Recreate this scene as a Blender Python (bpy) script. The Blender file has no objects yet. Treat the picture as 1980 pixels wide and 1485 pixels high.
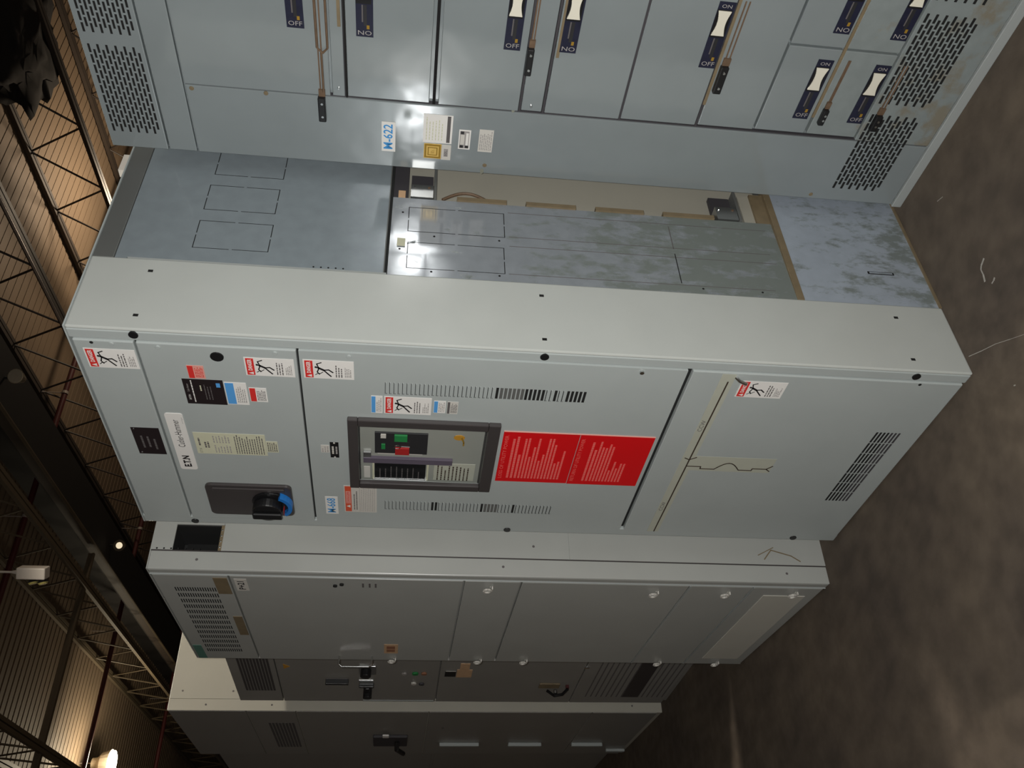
import bpy, math, random
from mathutils import Vector, Matrix, noise
random.seed(7)
scene = bpy.context.scene
COL = scene.collection
R = math.radians

# ------------------------------------------------------------------ camera
cam_data = bpy.data.cameras.new('camera'); cam = bpy.data.objects.new('camera', cam_data); COL.objects.link(cam)
cam_data.sensor_width = 36.0; cam_data.lens = 36.0 * 1664.106 / 1980.0; cam_data.clip_start = 0.02
_x = Vector((0.1191, -0.0344, -0.9923)); _f = Vector((-0.7708, 0.6267, -0.1143))
_x = (_x - _f * _x.dot(_f) / _f.length_squared).normalized(); _f.normalize()
_dn = _f.cross(_x)                       # image down
M = Matrix(((_x.x, -_dn.x, -_f.x, 1.5911), (_x.y, -_dn.y, -_f.y, -1.4046), (_x.z, -_dn.z, -_f.z, 1.4689), (0, 0, 0, 1)))
cam.matrix_world = M
scene.camera = cam
scene.view_settings.view_transform = 'Standard'; scene.view_settings.look = 'None'
scene.view_settings.exposure = 0.0; scene.view_settings.gamma = 1.0
scene.view_settings.use_curve_mapping = False

# ------------------------------------------------------------------ lights
world = bpy.data.worlds.new('hall_air'); scene.world = world; world.use_nodes = True
bg = world.node_tree.nodes['Background']; bg.inputs[0].default_value = (1.0, 0.86, 0.74, 1); bg.inputs[1].default_value = 0.028
def lamp(name, kind, loc, power, col, rad, **k):
    d = bpy.data.lights.new(name, kind); d.energy = power; d.color = col
    if kind in ('POINT', 'SPOT'): d.shadow_soft_size = rad
    for a, b in k.items(): setattr(d, a, b)
    o = bpy.data.objects.new(name, d); COL.objects.link(o); o.location = loc
    return o
lamp('camera_flash', 'POINT', (1.60, -1.395, 1.50), 186, (1.0, 0.985, 0.95), 0.02)
lamp('high_bay_over_cabinets', 'SPOT', (-1.55, 1.2, 5.8), 1800, (1.0, 0.90, 0.76), 0.10, spot_size=R(158), spot_blend=.25)
HALL = Matrix.Rotation(R(-4.7), 4, 'Z')            # the building stands 4.7 degrees off the cabinet row
lamp('high_bay_seen', 'POINT', (-13.2, 2.62, 5.74), 105, (1.0, 0.86, 0.62), 0.16)
lamp('added_fill_far_aisle', 'POINT', (-7.0, 8.6, 5.0), 190, (1.0, 0.80, 0.58), 0.2)  # added unseen lamp that brightens the roof deck and floor
lamp('added_fill_near_aisle', 'POINT', (3.5, -7.0, 5.4), 60, (1.0, 0.85, 0.68), 0.2)  # another unseen fill, added for floor and roof bounce

# ------------------------------------------------------------------ materials
def node(nt, t, **k):
    n = nt.nodes.new(t)
    for a, b in k.items(): setattr(n, a, b)
    return n
def srgb(r, g, b):
    f = lambda c: (c / 255 / 12.92) if c / 255 <= .04045 else ((c / 255 + .055) / 1.055) ** 2.4
    return (f(r), f(g), f(b), 1)
def mat(name, col, rough=.5, metal=0., var=.06, scale=6., spec=.5, bump=0., bscale=400., coat=0., bdist=.001):
    m = bpy.data.materials.new(name); m.use_nodes = True; nt = m.node_tree
    b = nt.nodes['Principled BSDF']
    b.inputs['Metallic'].default_value = metal; b.inputs['Specular IOR Level'].default_value = spec
    b.inputs['Coat Weight'].default_value = coat; b.inputs['Coat Roughness'].default_value = .15
    tc = node(nt, 'ShaderNodeTexCoord'); nz = node(nt, 'ShaderNodeTexNoise'); nz.inputs['Scale'].default_value = scale; nz.inputs['Detail'].default_value = 5
    nt.links.new(tc.outputs['Object'], nz.inputs['Vector'])
    mx = node(nt, 'ShaderNodeMix', data_type='RGBA')
    mx.inputs[6].default_value = tuple(c * (1 - var) for c in col[:3]) + (1,); mx.inputs[7].default_value = tuple(min(1, c * (1 + var)) for c in col[:3]) + (1,)
    nt.links.new(nz.outputs['Fac'], mx.inputs[0]); nt.links.new(mx.outputs[2], b.inputs['Base Color'])
    mr = node(nt, 'ShaderNodeMapRange'); mr.inputs[3].default_value = max(0, rough - .05); mr.inputs[4].default_value = min(1, rough + .05)
    nt.links.new(nz.outputs['Fac'], mr.inputs[0]); nt.links.new(mr.outputs[0], b.inputs['Roughness'])
    if bump:
        n2 = node(nt, 'ShaderNodeTexNoise'); n2.inputs['Scale'].default_value = bscale; n2.inputs['Detail'].default_value = 2
        bp = node(nt, 'ShaderNodeBump'); bp.inputs['Strength'].default_value = bump; bp.inputs['Distance'].default_value = bdist
        nt.links.new(tc.outputs['Object'], n2.inputs['Vector']); nt.links.new(n2.outputs['Fac'], bp.inputs['Height']); nt.links.new(bp.outputs[0], b.inputs['Normal'])
    return m
def emit(name, col, s):
    m = bpy.data.materials.new(name); m.use_nodes = True; b = m.node_tree.nodes['Principled BSDF']
    b.inputs['Emission Color'].default_value = col; b.inputs['Emission Strength'].default_value = s; b.inputs['Base Color'].default_value = col
    return m

P = {}
P['paint'] = mat('grey_powder_coat', srgb(172, 179, 178), .36, bump=.10)
P['paint_beige'] = mat('pale_warm_grey_coat', srgb(188, 192, 188), .22, bump=.08, spec=.9)
P['paint_old'] = mat('blue_grey_enamel', srgb(132, 140, 142), .13, var=.10, scale=4, spec=1., bump=.5, bscale=5., bdist=.006)
P['paint_third'] = mat('light_grey_enamel', srgb(170, 172, 168), .30, bump=.06)
P['paint_dull'] = mat('dull_grey_enamel', srgb(140, 138, 133), .4, var=.1, bump=.06)
P['cream'] = mat('cream_enamel', srgb(180, 177, 165), .4)
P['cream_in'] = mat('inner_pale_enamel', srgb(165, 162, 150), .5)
P['base_rail'] = mat('pale_rail', srgb(158, 163, 162), .4)
P['gap'] = mat('dark_joint', (.012, .013, .013, 1), .8)
P['dark'] = mat('dark_plastic', srgb(44, 44, 46), .4)
P['frame'] = mat('charcoal_plastic', srgb(66, 62, 62), .30)
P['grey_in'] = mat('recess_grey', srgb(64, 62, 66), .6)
P['breaker_grey'] = mat('breaker_face_grey', srgb(150, 153, 146), .4)
P['black'] = mat('black_plastic', (.010, .010, .011, 1), .35)
P['hole'] = mat('hole_black', (.006, .006, .006, 1), .9)
P['white'] = mat('white_sticker', srgb(232, 230, 226), .45, var=.02)
P['white2'] = mat('off_white_sticker', srgb(206, 203, 196), .45, var=.04, scale=40)
P['red'] = mat('red_sticker', srgb(214, 52, 48), .45, var=.03)
P['redplate'] = mat('red_plate', srgb(216, 14, 22), .4, var=.05)
P['redtext'] = mat('worn_red_text', srgb(236, 110, 104), .5, var=.15, scale=200)
P['orange'] = mat('orange_red_sticker', srgb(216, 84, 52), .45)
P['pink'] = mat('pale_red_sticker', srgb(226, 158, 146), .5)
P['tan'] = mat('tan_sticker', srgb(206, 170, 134), .5, var=.2, scale=60)
P['tan_dk'] = mat('tan_sticker_print', srgb(150, 104, 78), .5)
P['yellow'] = mat('yellowed_sticker', srgb(206, 206, 180), .5, var=.06, scale=50)
P['gold'] = mat('gold_foil', srgb(206, 172, 92), .35, metal=.3)
P['goldprint'] = mat('gold_print', srgb(150, 118, 40), .5)
P['blue'] = mat('blue_print', srgb(86, 158, 222), .5)
P['bluelet'] = mat('blue_letters', srgb(70, 150, 214), .5)
P['navy'] = mat('navy_plate', srgb(30, 32, 52), .45, var=.3, scale=60)
P['print'] = mat('grey_print', srgb(96, 92, 92), .6, var=.2, scale=300)
P['lightprint'] = mat('light_grey_print', srgb(158, 154, 152), .6, var=.2, scale=300)
P['blackprint'] = mat('black_print', srgb(34, 32, 34), .5)
P['maroon'] = mat('dark_label', srgb(34, 26, 28), .5)
P['toggle'] = mat('cream_toggle', srgb(226, 222, 206), .4)
P['rust'] = mat('rusty_steel', srgb(104, 84, 66), .6, var=.35, scale=60)
P['bronze'] = mat('brown_edge', srgb(122, 108, 84), .6, var=.25, scale=30)
P['steel'] = mat('bare_steel', srgb(176, 178, 178), .3, metal=.9)
P['screw'] = mat('bright_screw', srgb(210, 212, 212), .22, metal=1.)
P['green'] = mat('green_button', srgb(40, 130, 70), .4)
P['redbtn'] = mat('red_button', srgb(170, 40, 40), .4)
P['purple'] = mat('purple_grey_strip', srgb(92, 84, 98), .45)
P['teal'] = mat('teal_sticker', srgb(86, 128, 116), .5)
P['amber'] = mat('amber_mark', srgb(190, 140, 50), .5)
P['bluering'] = mat('blue_plastic', srgb(36, 116, 196), .35)
P['glue'] = mat('old_glue', srgb(134, 136, 124), .6, var=.1, scale=60)
P['tape'] = mat('yellow_residue', srgb(180, 182, 168), .6, var=.05, scale=30)
P['panelwhite'] = mat('pale_lower_panel', srgb(196, 194, 184), .5)
P['truss'] = mat('truss_steel', srgb(58, 50, 43), .6, var=.2, scale=3)
P['truss_lt'] = mat('tan_truss_steel', srgb(96, 84, 66), .6, var=.15, scale=3)
P['girder'] = mat('girder_shade_black', srgb(26, 23, 21), .8)  # near black: shade of the girder's underside is in the colour
P['pipe'] = mat('maroon_pipe', srgb(70, 20, 20), .5)
P['conduit'] = mat('grey_conduit', srgb(170, 160, 152), .4, metal=.3)
P['bundle'] = mat('black_cloth', srgb(20, 17, 16), .95, var=.5, scale=8)
P['emer'] = mat('white_housing', srgb(226, 218, 208), .4)
P['lens'] = mat('yellowed_lens', srgb(190, 180, 110), .2)
P['lamp'] = emit('lamp_glow', (1.0, .93, .72, 1), 30)
P['flash_glint'] = emit('lens_flash_glint', (1.0, .85, .6, 1), .8)  # glow painted in for the flash reflected by a lens
P['reflector'] = mat('aluminium_reflector', srgb(200, 190, 170), .35, metal=.6)
P['ink'] = mat('brown_ink', srgb(62, 50, 40), .7)

def galv(name, base, stain_lo, stain_hi, rough=.28, bias=0., stain=(116, 124, 117), metal=.18, strong=.8):
    """galvanised sheet: spangle, streaks, and greenish dirt that is heavier where stain noise is high"""
    m = bpy.data.materials.new(name); m.use_nodes = True; nt = m.node_tree; b = nt.nodes['Principled BSDF']; L = nt.links.new
    tc = node(nt, 'ShaderNodeTexCoord'); mp = node(nt, 'ShaderNodeMapping'); L(tc.outputs['Object'], mp.inputs[0]); mp.inputs['Scale'].default_value = (1, 2.2, 1.1)
    a = node(nt, 'ShaderNodeTexNoise'); a.inputs['Scale'].default_value = 10; a.inputs['Detail'].default_value = 9; a.inputs['Roughness'].default_value = .68; L(mp.outputs[0], a.inputs['Vector'])
    sep = node(nt, 'ShaderNodeSeparateXYZ'); L(tc.outputs['Object'], sep.inputs[0])
    hz = node(nt, 'ShaderNodeMapRange'); hz.inputs[1].default_value = stain_lo; hz.inputs[2].default_value = stain_hi; hz.inputs[3].default_value = .16; hz.inputs[4].default_value = -.12; L(sep.outputs[2], hz.inputs[0])
    ad = node(nt, 'ShaderNodeMath', operation='ADD'); L(a.outputs['Fac'], ad.inputs[0]); L(hz.outputs[0], ad.inputs[1])
    r = node(nt, 'ShaderNodeMapRange'); r.inputs[1].default_value = .53 - bias; r.inputs[2].default_value = .66 - bias; L(ad.outputs[0], r.inputs[0])
    sp = node(nt, 'ShaderNodeTexNoise'); sp.inputs['Scale'].default_value = 26; sp.inputs['Detail'].default_value = 4; L(tc.outputs['Object'], sp.inputs['Vector'])
    c0 = node(nt, 'ShaderNodeMix', data_type='RGBA'); c0.inputs[6].default_value = tuple(c * .86 for c in base[:3]) + (1,); c0.inputs[7].default_value = tuple(c * 1.14 for c in base[:3]) + (1,); L(sp.outputs['Fac'], c0.inputs[0])
    c1 = node(nt, 'ShaderNodeMix', data_type='RGBA'); c1.inputs[7].default_value = srgb(*stain); L(c0.outputs[2], c1.inputs[6]); sm = node(nt, 'ShaderNodeMath', operation='MULTIPLY'); sm.inputs[1].default_value = strong; L(r.outputs[0], sm.inputs[0]); L(sm.outputs[0], c1.inputs[0])
    L(c1.outputs[2], b.inputs['Base Color'])
    b.inputs['Metallic'].default_value = metal
    rr = node(nt, 'ShaderNodeMapRange'); rr.inputs[3].default_value = rough; rr.inputs[4].default_value = .62; L(r.outputs[0], rr.inputs[0]); L(rr.outputs[0], b.inputs['Roughness'])
    bp = node(nt, 'ShaderNodeBump'); bp.inputs['Strength'].default_value = .12; bp.inputs['Distance'].default_value = .0006; L(a.outputs['Fac'], bp.inputs['Height']); L(bp.outputs[0], b.inputs['Normal'])
    return m
P['galv_clean'] = galv('galvanised_upper', srgb(140, 150, 156), -3, -2, .3, -.12)
P['galv_mid'] = galv('galvanised_middle', srgb(146, 152, 158), .6, 1.45, .10, .03)
P['galv_low'] = galv('galvanised_lower', srgb(170, 180, 192), -.3, .6, .36, .03)
P['paint_dirty'] = galv('blue_grey_enamel_dirty', srgb(132, 140, 140), -.05, .42, .2, -.02, (122, 112, 92), 0., .75)
P['galv_dull'] = mat('dull_galvanised_cap', srgb(112, 114, 112), .5, metal=.3)

def floor_mat():
    m = bpy.data.materials.new('worn_concrete'); m.use_nodes = True; nt = m.node_tree; b = nt.nodes['Principled BSDF']; L = nt.links.new
    tc = node(nt, 'ShaderNodeTexCoord'); a = node(nt, 'ShaderNodeTexNoise'); a.inputs['Scale'].default_value = 1.8; a.inputs['Detail'].default_value = 10; a.inputs['Roughness'].default_value = .62
    c = node(nt, 'ShaderNodeTexNoise'); c.inputs['Scale'].default_value = 14; c.inputs['Detail'].default_value = 6
    L(tc.outputs['Object'], a.inputs['Vector']); L(tc.outputs['Object'], c.inputs['Vector'])
    cr = node(nt, 'ShaderNodeValToRGB'); e = cr.color_ramp.elements; e[0].position = .3; e[0].color = srgb(80, 72, 66); e[1].position = .72; e[1].color = srgb(114, 102, 88)
    L(a.outputs['Fac'], cr.inputs[0])
    mx = node(nt, 'ShaderNodeMix', data_type='RGBA', blend_type='MULTIPLY'); mx.inputs[0].default_value = .5
    c2 = node(nt, 'ShaderNodeValToRGB'); c2.color_ramp.elements[0].position = .35; c2.color_ramp.elements[0].color = (.5, .5, .5, 1); c2.color_ramp.elements[1].position = .65
    L(c.outputs['Fac'], c2.inputs[0]); L(cr.outputs[0], mx.inputs[6]); L(c2.outputs[0], mx.inputs[7]); L(mx.outputs[2], b.inputs['Base Color'])
    b.inputs['Roughness'].default_value = .75; b.inputs['Specular IOR Level'].default_value = .2
    return m
P['floor'] = floor_mat()
P['scuff'] = mat('chalk_scuff', srgb(168, 164, 156), .8, var=.3, scale=90)
def deck_mat():
    m = mat('roof_deck', srgb(118, 101, 82), .7, var=.22, scale=.7); return m
P['deck'] = deck_mat()

# ------------------------------------------------------------------ mesh builder
class MB:
    """collects shapes for ONE mesh. side='F': (s, z, d) -> (s, -d, z) on a front; side='S': -> (d, s, z) on a right-hand side"""
    def __init__(self, side='F'): self.v = []; self.f = []; self.mi = []; self.mats = []; self.side = side
    def tr(self, s, z, d): return (s, -d, z) if self.side == 'F' else (d, s, z)
    def slot(self, m):
        if m not in self.mats: self.mats.append(m)
        return self.mats.index(m)
    def add(self, vs, fs, m):
        o = len(self.v); self.v += vs; k = self.slot(m)
        for f in fs: self.f.append(tuple(i + o for i in f)); self.mi.append(k)
    def box(self, s0, s1, z0, z1, d0, d1, m):
        vs = [self.tr(s, z, d) for d in (d0, d1) for z in (z0, z1) for s in (s0, s1)]
        self.add(vs, [(0, 1, 3, 2), (4, 6, 7, 5), (0, 4, 5, 1), (2, 3, 7, 6), (0, 2, 6, 4), (1, 5, 7, 3)], m); return self
    def raw(self, x0, x1, y0, y1, z0, z1, m):
        vs = [(x, y, z) for z in (z0, z1) for y in (y0, y1) for x in (x0, x1)]
        self.add(vs, [(0, 2, 3, 1), (4, 5, 7, 6), (0, 1, 5, 4), (2, 6, 7, 3), (0, 4, 6, 2), (1, 3, 7, 5)], m); return self
    def poly(self, pts, d0, d1, m):                                  # pts (s,z)
        n = len(pts); vs = [self.tr(s, z, d) for d in (d0, d1) for s, z in pts]
        fs = [tuple(range(n)), tuple(range(2 * n - 1, n - 1, -1))] + [(i, (i + 1) % n, n + (i + 1) % n, n + i) for i in range(n)]
        self.add(vs, fs, m); return self
    def disc(self, s, z, r, d0, d1, m, n=18, ry=None):
        ry = ry or r
        return self.poly([(s + r * math.cos(2 * math.pi * i / n), z + ry * math.sin(2 * math.pi * i / n)) for i in range(n)], d0, d1, m)
    def stroke(self, pts, w, d0, d1, m):
        for (a, b), (c, e) in zip(pts, pts[1:]):
            dx, dz = c - a, e - b; l = math.hypot(dx, dz) or 1; nx, nz = -dz / l * w / 2, dx / l * w / 2; ex, ez = dx / l * w * .3, dz / l * w * .3
            self.poly([(a - ex + nx, b - ez + nz), (c + ex + nx, e + ez + nz), (c + ex - nx, e + ez - nz), (a - ex - nx, b - ez - nz)], d0, d1, m)
        return self
    def tube(self, pts, r, m, n=8):                                  # raw 3-D points
        pts = [Vector(p) for p in pts]; o = len(self.v); vs = []; fs = []
        for i, p in enumerate(pts):
            t = (pts[min(i + 1, len(pts) - 1)] - pts[max(i - 1, 0)]).normalized()
            a = t.orthogonal().normalized() if i == 0 else (a - t * a.dot(t)).normalized()
            b = t.cross(a); rr = r[i] if isinstance(r, (list, tuple)) else r
            vs += [tuple(p + (a * math.cos(2 * math.pi * k / n) + b * math.sin(2 * math.pi * k / n)) * rr) for k in range(n)]
        for i in range(len(pts) - 1):
            for k in range(n): fs.append((i * n + k, i * n + (k + 1) % n, (i + 1) * n + (k + 1) % n, (i + 1) * n + k))
        fs.append(tuple(range(n - 1, -1, -1))); fs.append(tuple(len(vs) - n + k for k in range(n)))
        self.add(vs, fs, m); return self
    def text(self, s, z, txt, size, m, d=.0016, rot=0., sx=1., w=None, bold=0.):
        cu = bpy.data.curves.new('t', 'FONT'); cu.body = txt; cu.size = size; cu.align_x = 'CENTER'; cu.align_y = 'CENTER'; cu.resolution_u = 2; cu.offset = bold
        to = bpy.data.objects.new('t', cu); me = bpy.data.meshes.new_from_object(to)
        xs = [v.co.x for v in me.vertices]; wd = (max(xs) - min(xs)) if xs else 1
        k = (w / wd) if w else sx; c, q = math.cos(rot), math.sin(rot)
        vs = [self.tr(s + v.co.x * k * c - v.co.y * q, z + v.co.x * k * q + v.co.y * c, d) for v in me.vertices]
        self.add(vs, [tuple(p.vertices) for p in me.polygons], m)
        bpy.data.objects.remove(to); bpy.data.curves.remove(cu); bpy.data.meshes.remove(me); return self
    def lines(self, s0, s1, z0, z1, n, m, d=.0013, fill=.5, ragged=.35):
        """rows of small print"""
        h = (z1 - z0) / n
        for i in range(n):
            e = s1 - (s1 - s0) * ragged * random.random(); zc = z1 - h * (i + .5); s = s0
            while s < e - .002:
                wd = random.uniform(.004, .012); q = min(s + wd, e); self.box(s, q, zc - h * fill / 2, zc + h * fill / 2, d - .0004, d, m); s = q + .0022
        return self
    def build(self, name, parent=None, bevel=0., smooth=False, kind=None, label=None, mtx=None):
        me = bpy.data.meshes.new(name); me.from_pydata(self.v, [], self.f)
        for m in self.mats: me.materials.append(P[m])
        for p, k in zip(me.polygons, self.mi): p.material_index = k
        if mtx is not None: me.transform(mtx)
        import bmesh
        bm = bmesh.new(); bm.from_mesh(me); bmesh.ops.recalc_face_normals(bm, faces=bm.faces); bm.to_mesh(me); bm.free()
        if smooth:
            for p in me.polygons: p.use_smooth = True
        o = bpy.data.objects.new(name, me); COL.objects.link(o)
        if parent: o.parent = parent
        if bevel:
            b = o.modifiers.new('bevel', 'BEVEL'); b.width = bevel; b.segments = 2; b.limit_method = 'ANGLE'; b.angle_limit = R(40)
        if kind: o['kind'] = kind
        if label: o['label'] = label
        return o
def thing(name, label, cat, loc=(0, 0, 0), rz=0., group=None):
    o = bpy.data.objects.new(name, None); COL.objects.link(o); o.location = loc; o.rotation_euler = (0, 0, rz); o.empty_display_size = .1
    o['label'] = label; o['category'] = cat
    if group: o['group'] = group
    return o
def tag(o, label, cat, group=None):
    o['label'] = label; o['category'] = cat
    if group: o['group'] = group
    return o

# ------------------------------------------------------------------ sticker art
def sticker(parent, s0, s1, z0, z1, back='white', name='warning_label', side='F', d=0., th=.001, art=None, label=None):
    m = MB(side); m.box(s0, s1, z0, z1, d + .0002, d + th, back)
    if art: art(m, s0, s1, z0, z1, d + th + .0005)
    return m.build(name, parent, label=label)
def art_danger(m, s0, s1, z0, z1, d):
    h = z1 - z0; w = s1 - s0
    m.box(s0 + w * .04, s1 - w * .04, z1 - h * .19, z1 - h * .03, d - .0004, d, 'red')
    cz = z1 - h * .11
    m.poly([(s0 + w * .08, cz - .006), (s0 + w * .22, cz - .006), (s0 + w * .15, cz + .006)], d, d + .0003, 'white')
    m.text(s0 + w * .6, cz, 'DANGER', .014, 'white', d + .0004, w=w * .62, bold=.0004)
    # falling figure struck by a bolt
    q = lambda a, b: (s0 + w * a, z1 - h * b)
    m.disc(*q(.62, .25), w * .05, d - .0003, d, 'blackprint', 10)
    m.stroke([q(.60, .29), q(.47, .40)], w * .09, d - .0003, d, 'blackprint')
    m.stroke([q(.60, .30), q(.80, .27), q(.88, .36)], w * .045, d - .0003, d, 'blackprint')
    m.stroke([q(.58, .31), q(.36, .27), q(.24, .31)], w * .045, d - .0003, d, 'blackprint')
    m.stroke([q(.47, .40), q(.30, .47), q(.14, .54)], w * .055, d - .0003, d, 'blackprint')
    m.stroke([q(.47, .40), q(.50, .50), q(.36, .58)], w * .055, d - .0003, d, 'blackprint')
    m.stroke([q(.20, .23), q(.30, .29), q(.27, .32), q(.36, .38)], w * .03, d - .0003, d, 'blackprint')
    m.lines(s0 + w * .10, s0 + w * .86, z1 - h * .78, z1 - h * .62, 3, 'print', d, .42)
    m.lines(s0 + w * .12, s0 + w * .70, z1 - h * .95, z1 - h * .81, 4, 'lightprint', d, .5)
def art_head(head, body='lightprint', n=5, frac=.3, txt=None, tcol='white'):
    def f(m, s0, s1, z0, z1, d):
        h = z1 - z0; w = s1 - s0
        m.box(s0 + w * .03, s1 - w * .03, z1 - h * frac, z1 - h * .03, d - .0004, d, head)
        if txt: m.text((s0 + s1) / 2, z1 - h * frac * .55, txt, h * frac * .6, tcol, d + .0004, w=w * .6)
        m.lines(s0 + w * .1, s1 - w * .08, z0 + h * .07, z1 - h * (frac + .06), n, body, d, .45, .25)
    return f
def art_lines(n, col='print', hdr=None):
    def f(m, s0, s1, z0, z1, d):
        m.lines(s0 + (s1 - s0) * .08, s1 - (s1 - s0) * .06, z0 + (z1 - z0) * .06, z1 - (z1 - z0) * .06, n, col, d, .45, .3)
    return f
def art_tag(txt, col='bluelet', fw=.84):
    def f(m, s0, s1, z0, z1, d):
        m.text((s0 + s1) / 2, (z0 + z1) / 2, txt, (z1 - z0) * .92, col, d, w=(s1 - s0) * fw, bold=.0006)
    return f

# ------------------------------------------------------------------ floor, roof deck
m = MB(); m.raw(-34, 9, -9, 16, -.15, 0, 'floor'); fl = m.build('floor', kind='structure')
def scuff(pts, w):
    q = MB('F'); vs = []
    pts = [Vector(p) for p in pts]
    for i, (a, b) in enumerate(zip(pts, pts[1:])):
        t = (b - a).normalized(); n = Vector((-t.y, t.x)) * w * (.5 + .5 * random.random())
        q.add([(a.x - n.x, a.y - n.y, .0005), (b.x - n.x, b.y - n.y, .0005), (b.x + n.x, b.y + n.y, .0005), (a.x + n.x, a.y + n.y, .0005)], [(0, 1, 2, 3)], 'scuff')
    return q.build('chalk_scuff', fl)
scuff([(.012, .05), (.06, .028), (.111, .007)], .0015); scuff([(.111, .007), (.16, -.02), (.205, -.044)], .0009)
scuff([(.207, .222), (.188, .214), (.181, .206), (.180, .188), (.174, .168)], .004)
scuff([(.19, .145), (.20, .146), (.207, .150)], .004); scuff([(.102, -.122), (.108, -.125)], .003); scuff([(.16, .51), (.185, .50)], .002)

m = MB()
X0, X1, Y0, Y1, ZD = -30, 5, -6, 15, 6.42
x = X0
while x < X1:                                                        # ribs of the corrugated deck run across the joists
    m.raw(x, x + .10, Y0, Y1, ZD, ZD + .03, 'deck'); m.raw(x + .10, x + .15, Y0, Y1, ZD + .006, ZD + .03, 'deck'); x += .15
m.build('ceiling', kind='structure', mtx=HALL)

def hall(x, y, z): return tuple(HALL @ Vector((x, y, z)))
def truss(y, zb, zt, x0, x1, phase, lab, matn='truss', step=1.02):
    t = thing('roof_truss', lab, 'roof truss', hall(x1, y, zb), R(-4.7), 'open web roof trusses under the deck')
    L = x1 - x0
    MB().raw(-L, 0, -.055, -.008, 0, .05, matn).raw(-L, 0, .008, .055, 0, .05, matn).build('bottom_chord', t)
    MB().raw(-L, 0, -.055, -.008, zt - zb - .05, zt - zb, matn).raw(-L, 0, .008, .055, zt - zb - .05, zt - zb, matn).build('top_chord', t)
    w = MB(); xx = -phase
    while xx > -L + step:
        w.tube([(xx, 0, .025), (xx - step * .45, 0, zt - zb - .03)], .013, matn, 6); w.tube([(xx - step * .45, 0, zt - zb - .03), (xx - step, 0, .025)], .013, matn, 6); xx -= step
    w.build('web_bars', t); return t
truss(7.35, 5.6, 6.40, -28, 3, .63, 'tan open web roof truss under the black cloth bundle')
truss(5.22, 5.6, 6.40, -28, 3, .80, 'dark open web roof truss with thin pale bottom edge behind the black girder')
truss(3.06, 5.6, 6.40, -28, 3, .30, 'open web roof truss crossing the cross beam on the near side of the black girder', 'truss_lt')
truss(1.02, 5.6, 6.40, -28, 3, .55, 'roof truss nearest the aisle, above the emergency light', 'truss_lt')
truss(9.5, 5.6, 6.40, -28, 3, .4, 'farthest roof truss, mostly hidden behind the grey cabinet')
# black girder
g = thing('roof_girder', 'wide black steel girder running diagonally past the cabinet tops', 'girder', hall(3, 3.85, 5.6), R(-4.7))
MB().raw(-31, 0, -.27, .27, 0, .03, 'girder').build('bottom_flange', g)
MB().raw(-31, 0, -.275, -.26, -.004, .035, 'truss_lt').build('flange_edge', g, label='tan edge, lit tone in its colour')  # lighter strip puts the lit lip of the flange into colour
MB().raw(-31, 0, -.27, -.25, .035, .15, 'truss').raw(-31, 0, .25, .27, .035, .15, 'girder').build('web', g)
MB().raw(-31, 0, -.27, .27, .15, .17, 'girder').raw(-31, 0, .15, .25, .17, .80, 'girder').build('top_flange', g)
# cross beam
tag(MB().raw(-9.815, -9.765, -5.5, 3.5, 5.62, 5.645, 'truss_lt').raw(-9.80, -9.78, -5.5, 3.5, 5.645, 5.70, 'truss_lt').build('cross_beam', mtx=HALL), 'tan steel cross beam that carries the roof trusses above the far lamp', 'beam')
# sprinkler pipes
for i, (xx, ya, yb, lab) in enumerate([(-8.46, -4, 12, 'maroon sprinkler pipe passing just above the emergency light'), (-12.74, -4, 12, 'maroon sprinkler pipe between the cross beam and the lit lamp'), (-16.93, -4, 12, 'farthest maroon sprinkler pipe, right of the lit lamp')]):
    t = thing('sprinkler_pipe', lab, 'pipe', hall(xx, 4, 6.05), R(-4.7), 'maroon sprinkler pipes under the roof')
    MB().tube([(0, ya - 4, 0), (0, yb - 4, 0)], .036, 'pipe', 12).build('pipe_run', t, smooth=False)
    for yy in (-2.8, -.6, 1.2, 3.4):
        MB().tube([(0, yy, 0), (0, yy, .37)], .006, 'conduit', 6).tube([(0, yy - .02, 0), (0, yy + .02, 0)], .042, 'conduit', 12).build('hanger', t)
t = thing('conduit', 'thin pale conduit running along the second truss', 'conduit', hall(3, 5.13, 5.60), R(-4.7))
MB().tube([(-31, 0, 0), (0, 0, 0)], .014, 'conduit', 8).build('conduit_run', t)
# cloth bundle, lumpy
b = MB(); nseg, nr = 40, 22; vs = []; fs = []
for j in range(nr + 1):
    for i in range(nseg):
        th = math.pi * j / nr; ph = 2 * math.pi * i / nseg
        n = Vector((math.sin(th) * math.cos(ph), math.sin(th) * math.sin(ph), math.cos(th)))
        k = 1 + .28 * noise.noise(n * 2.3) + .14 * noise.noise(n * 6) + .07 * noise.noise(n * 15)
        vs.append((n.x * 1.05 * k, n.y * .78 * k, n.z * .36 * k))
for j in range(nr):
    for i in range(nseg): fs.append((j * nseg + i, j * nseg + (i + 1) % nseg, (j + 1) * nseg + (i + 1) % nseg, (j + 1) * nseg + i))
b.add(vs, fs, 'bundle'); o = b.build('cloth_bundle', smooth=True); o.location = (-3.62, 7.62, 5.97); tag(o, 'lumpy black cloth bundle stuffed into the roof truss', 'bundle')
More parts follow.
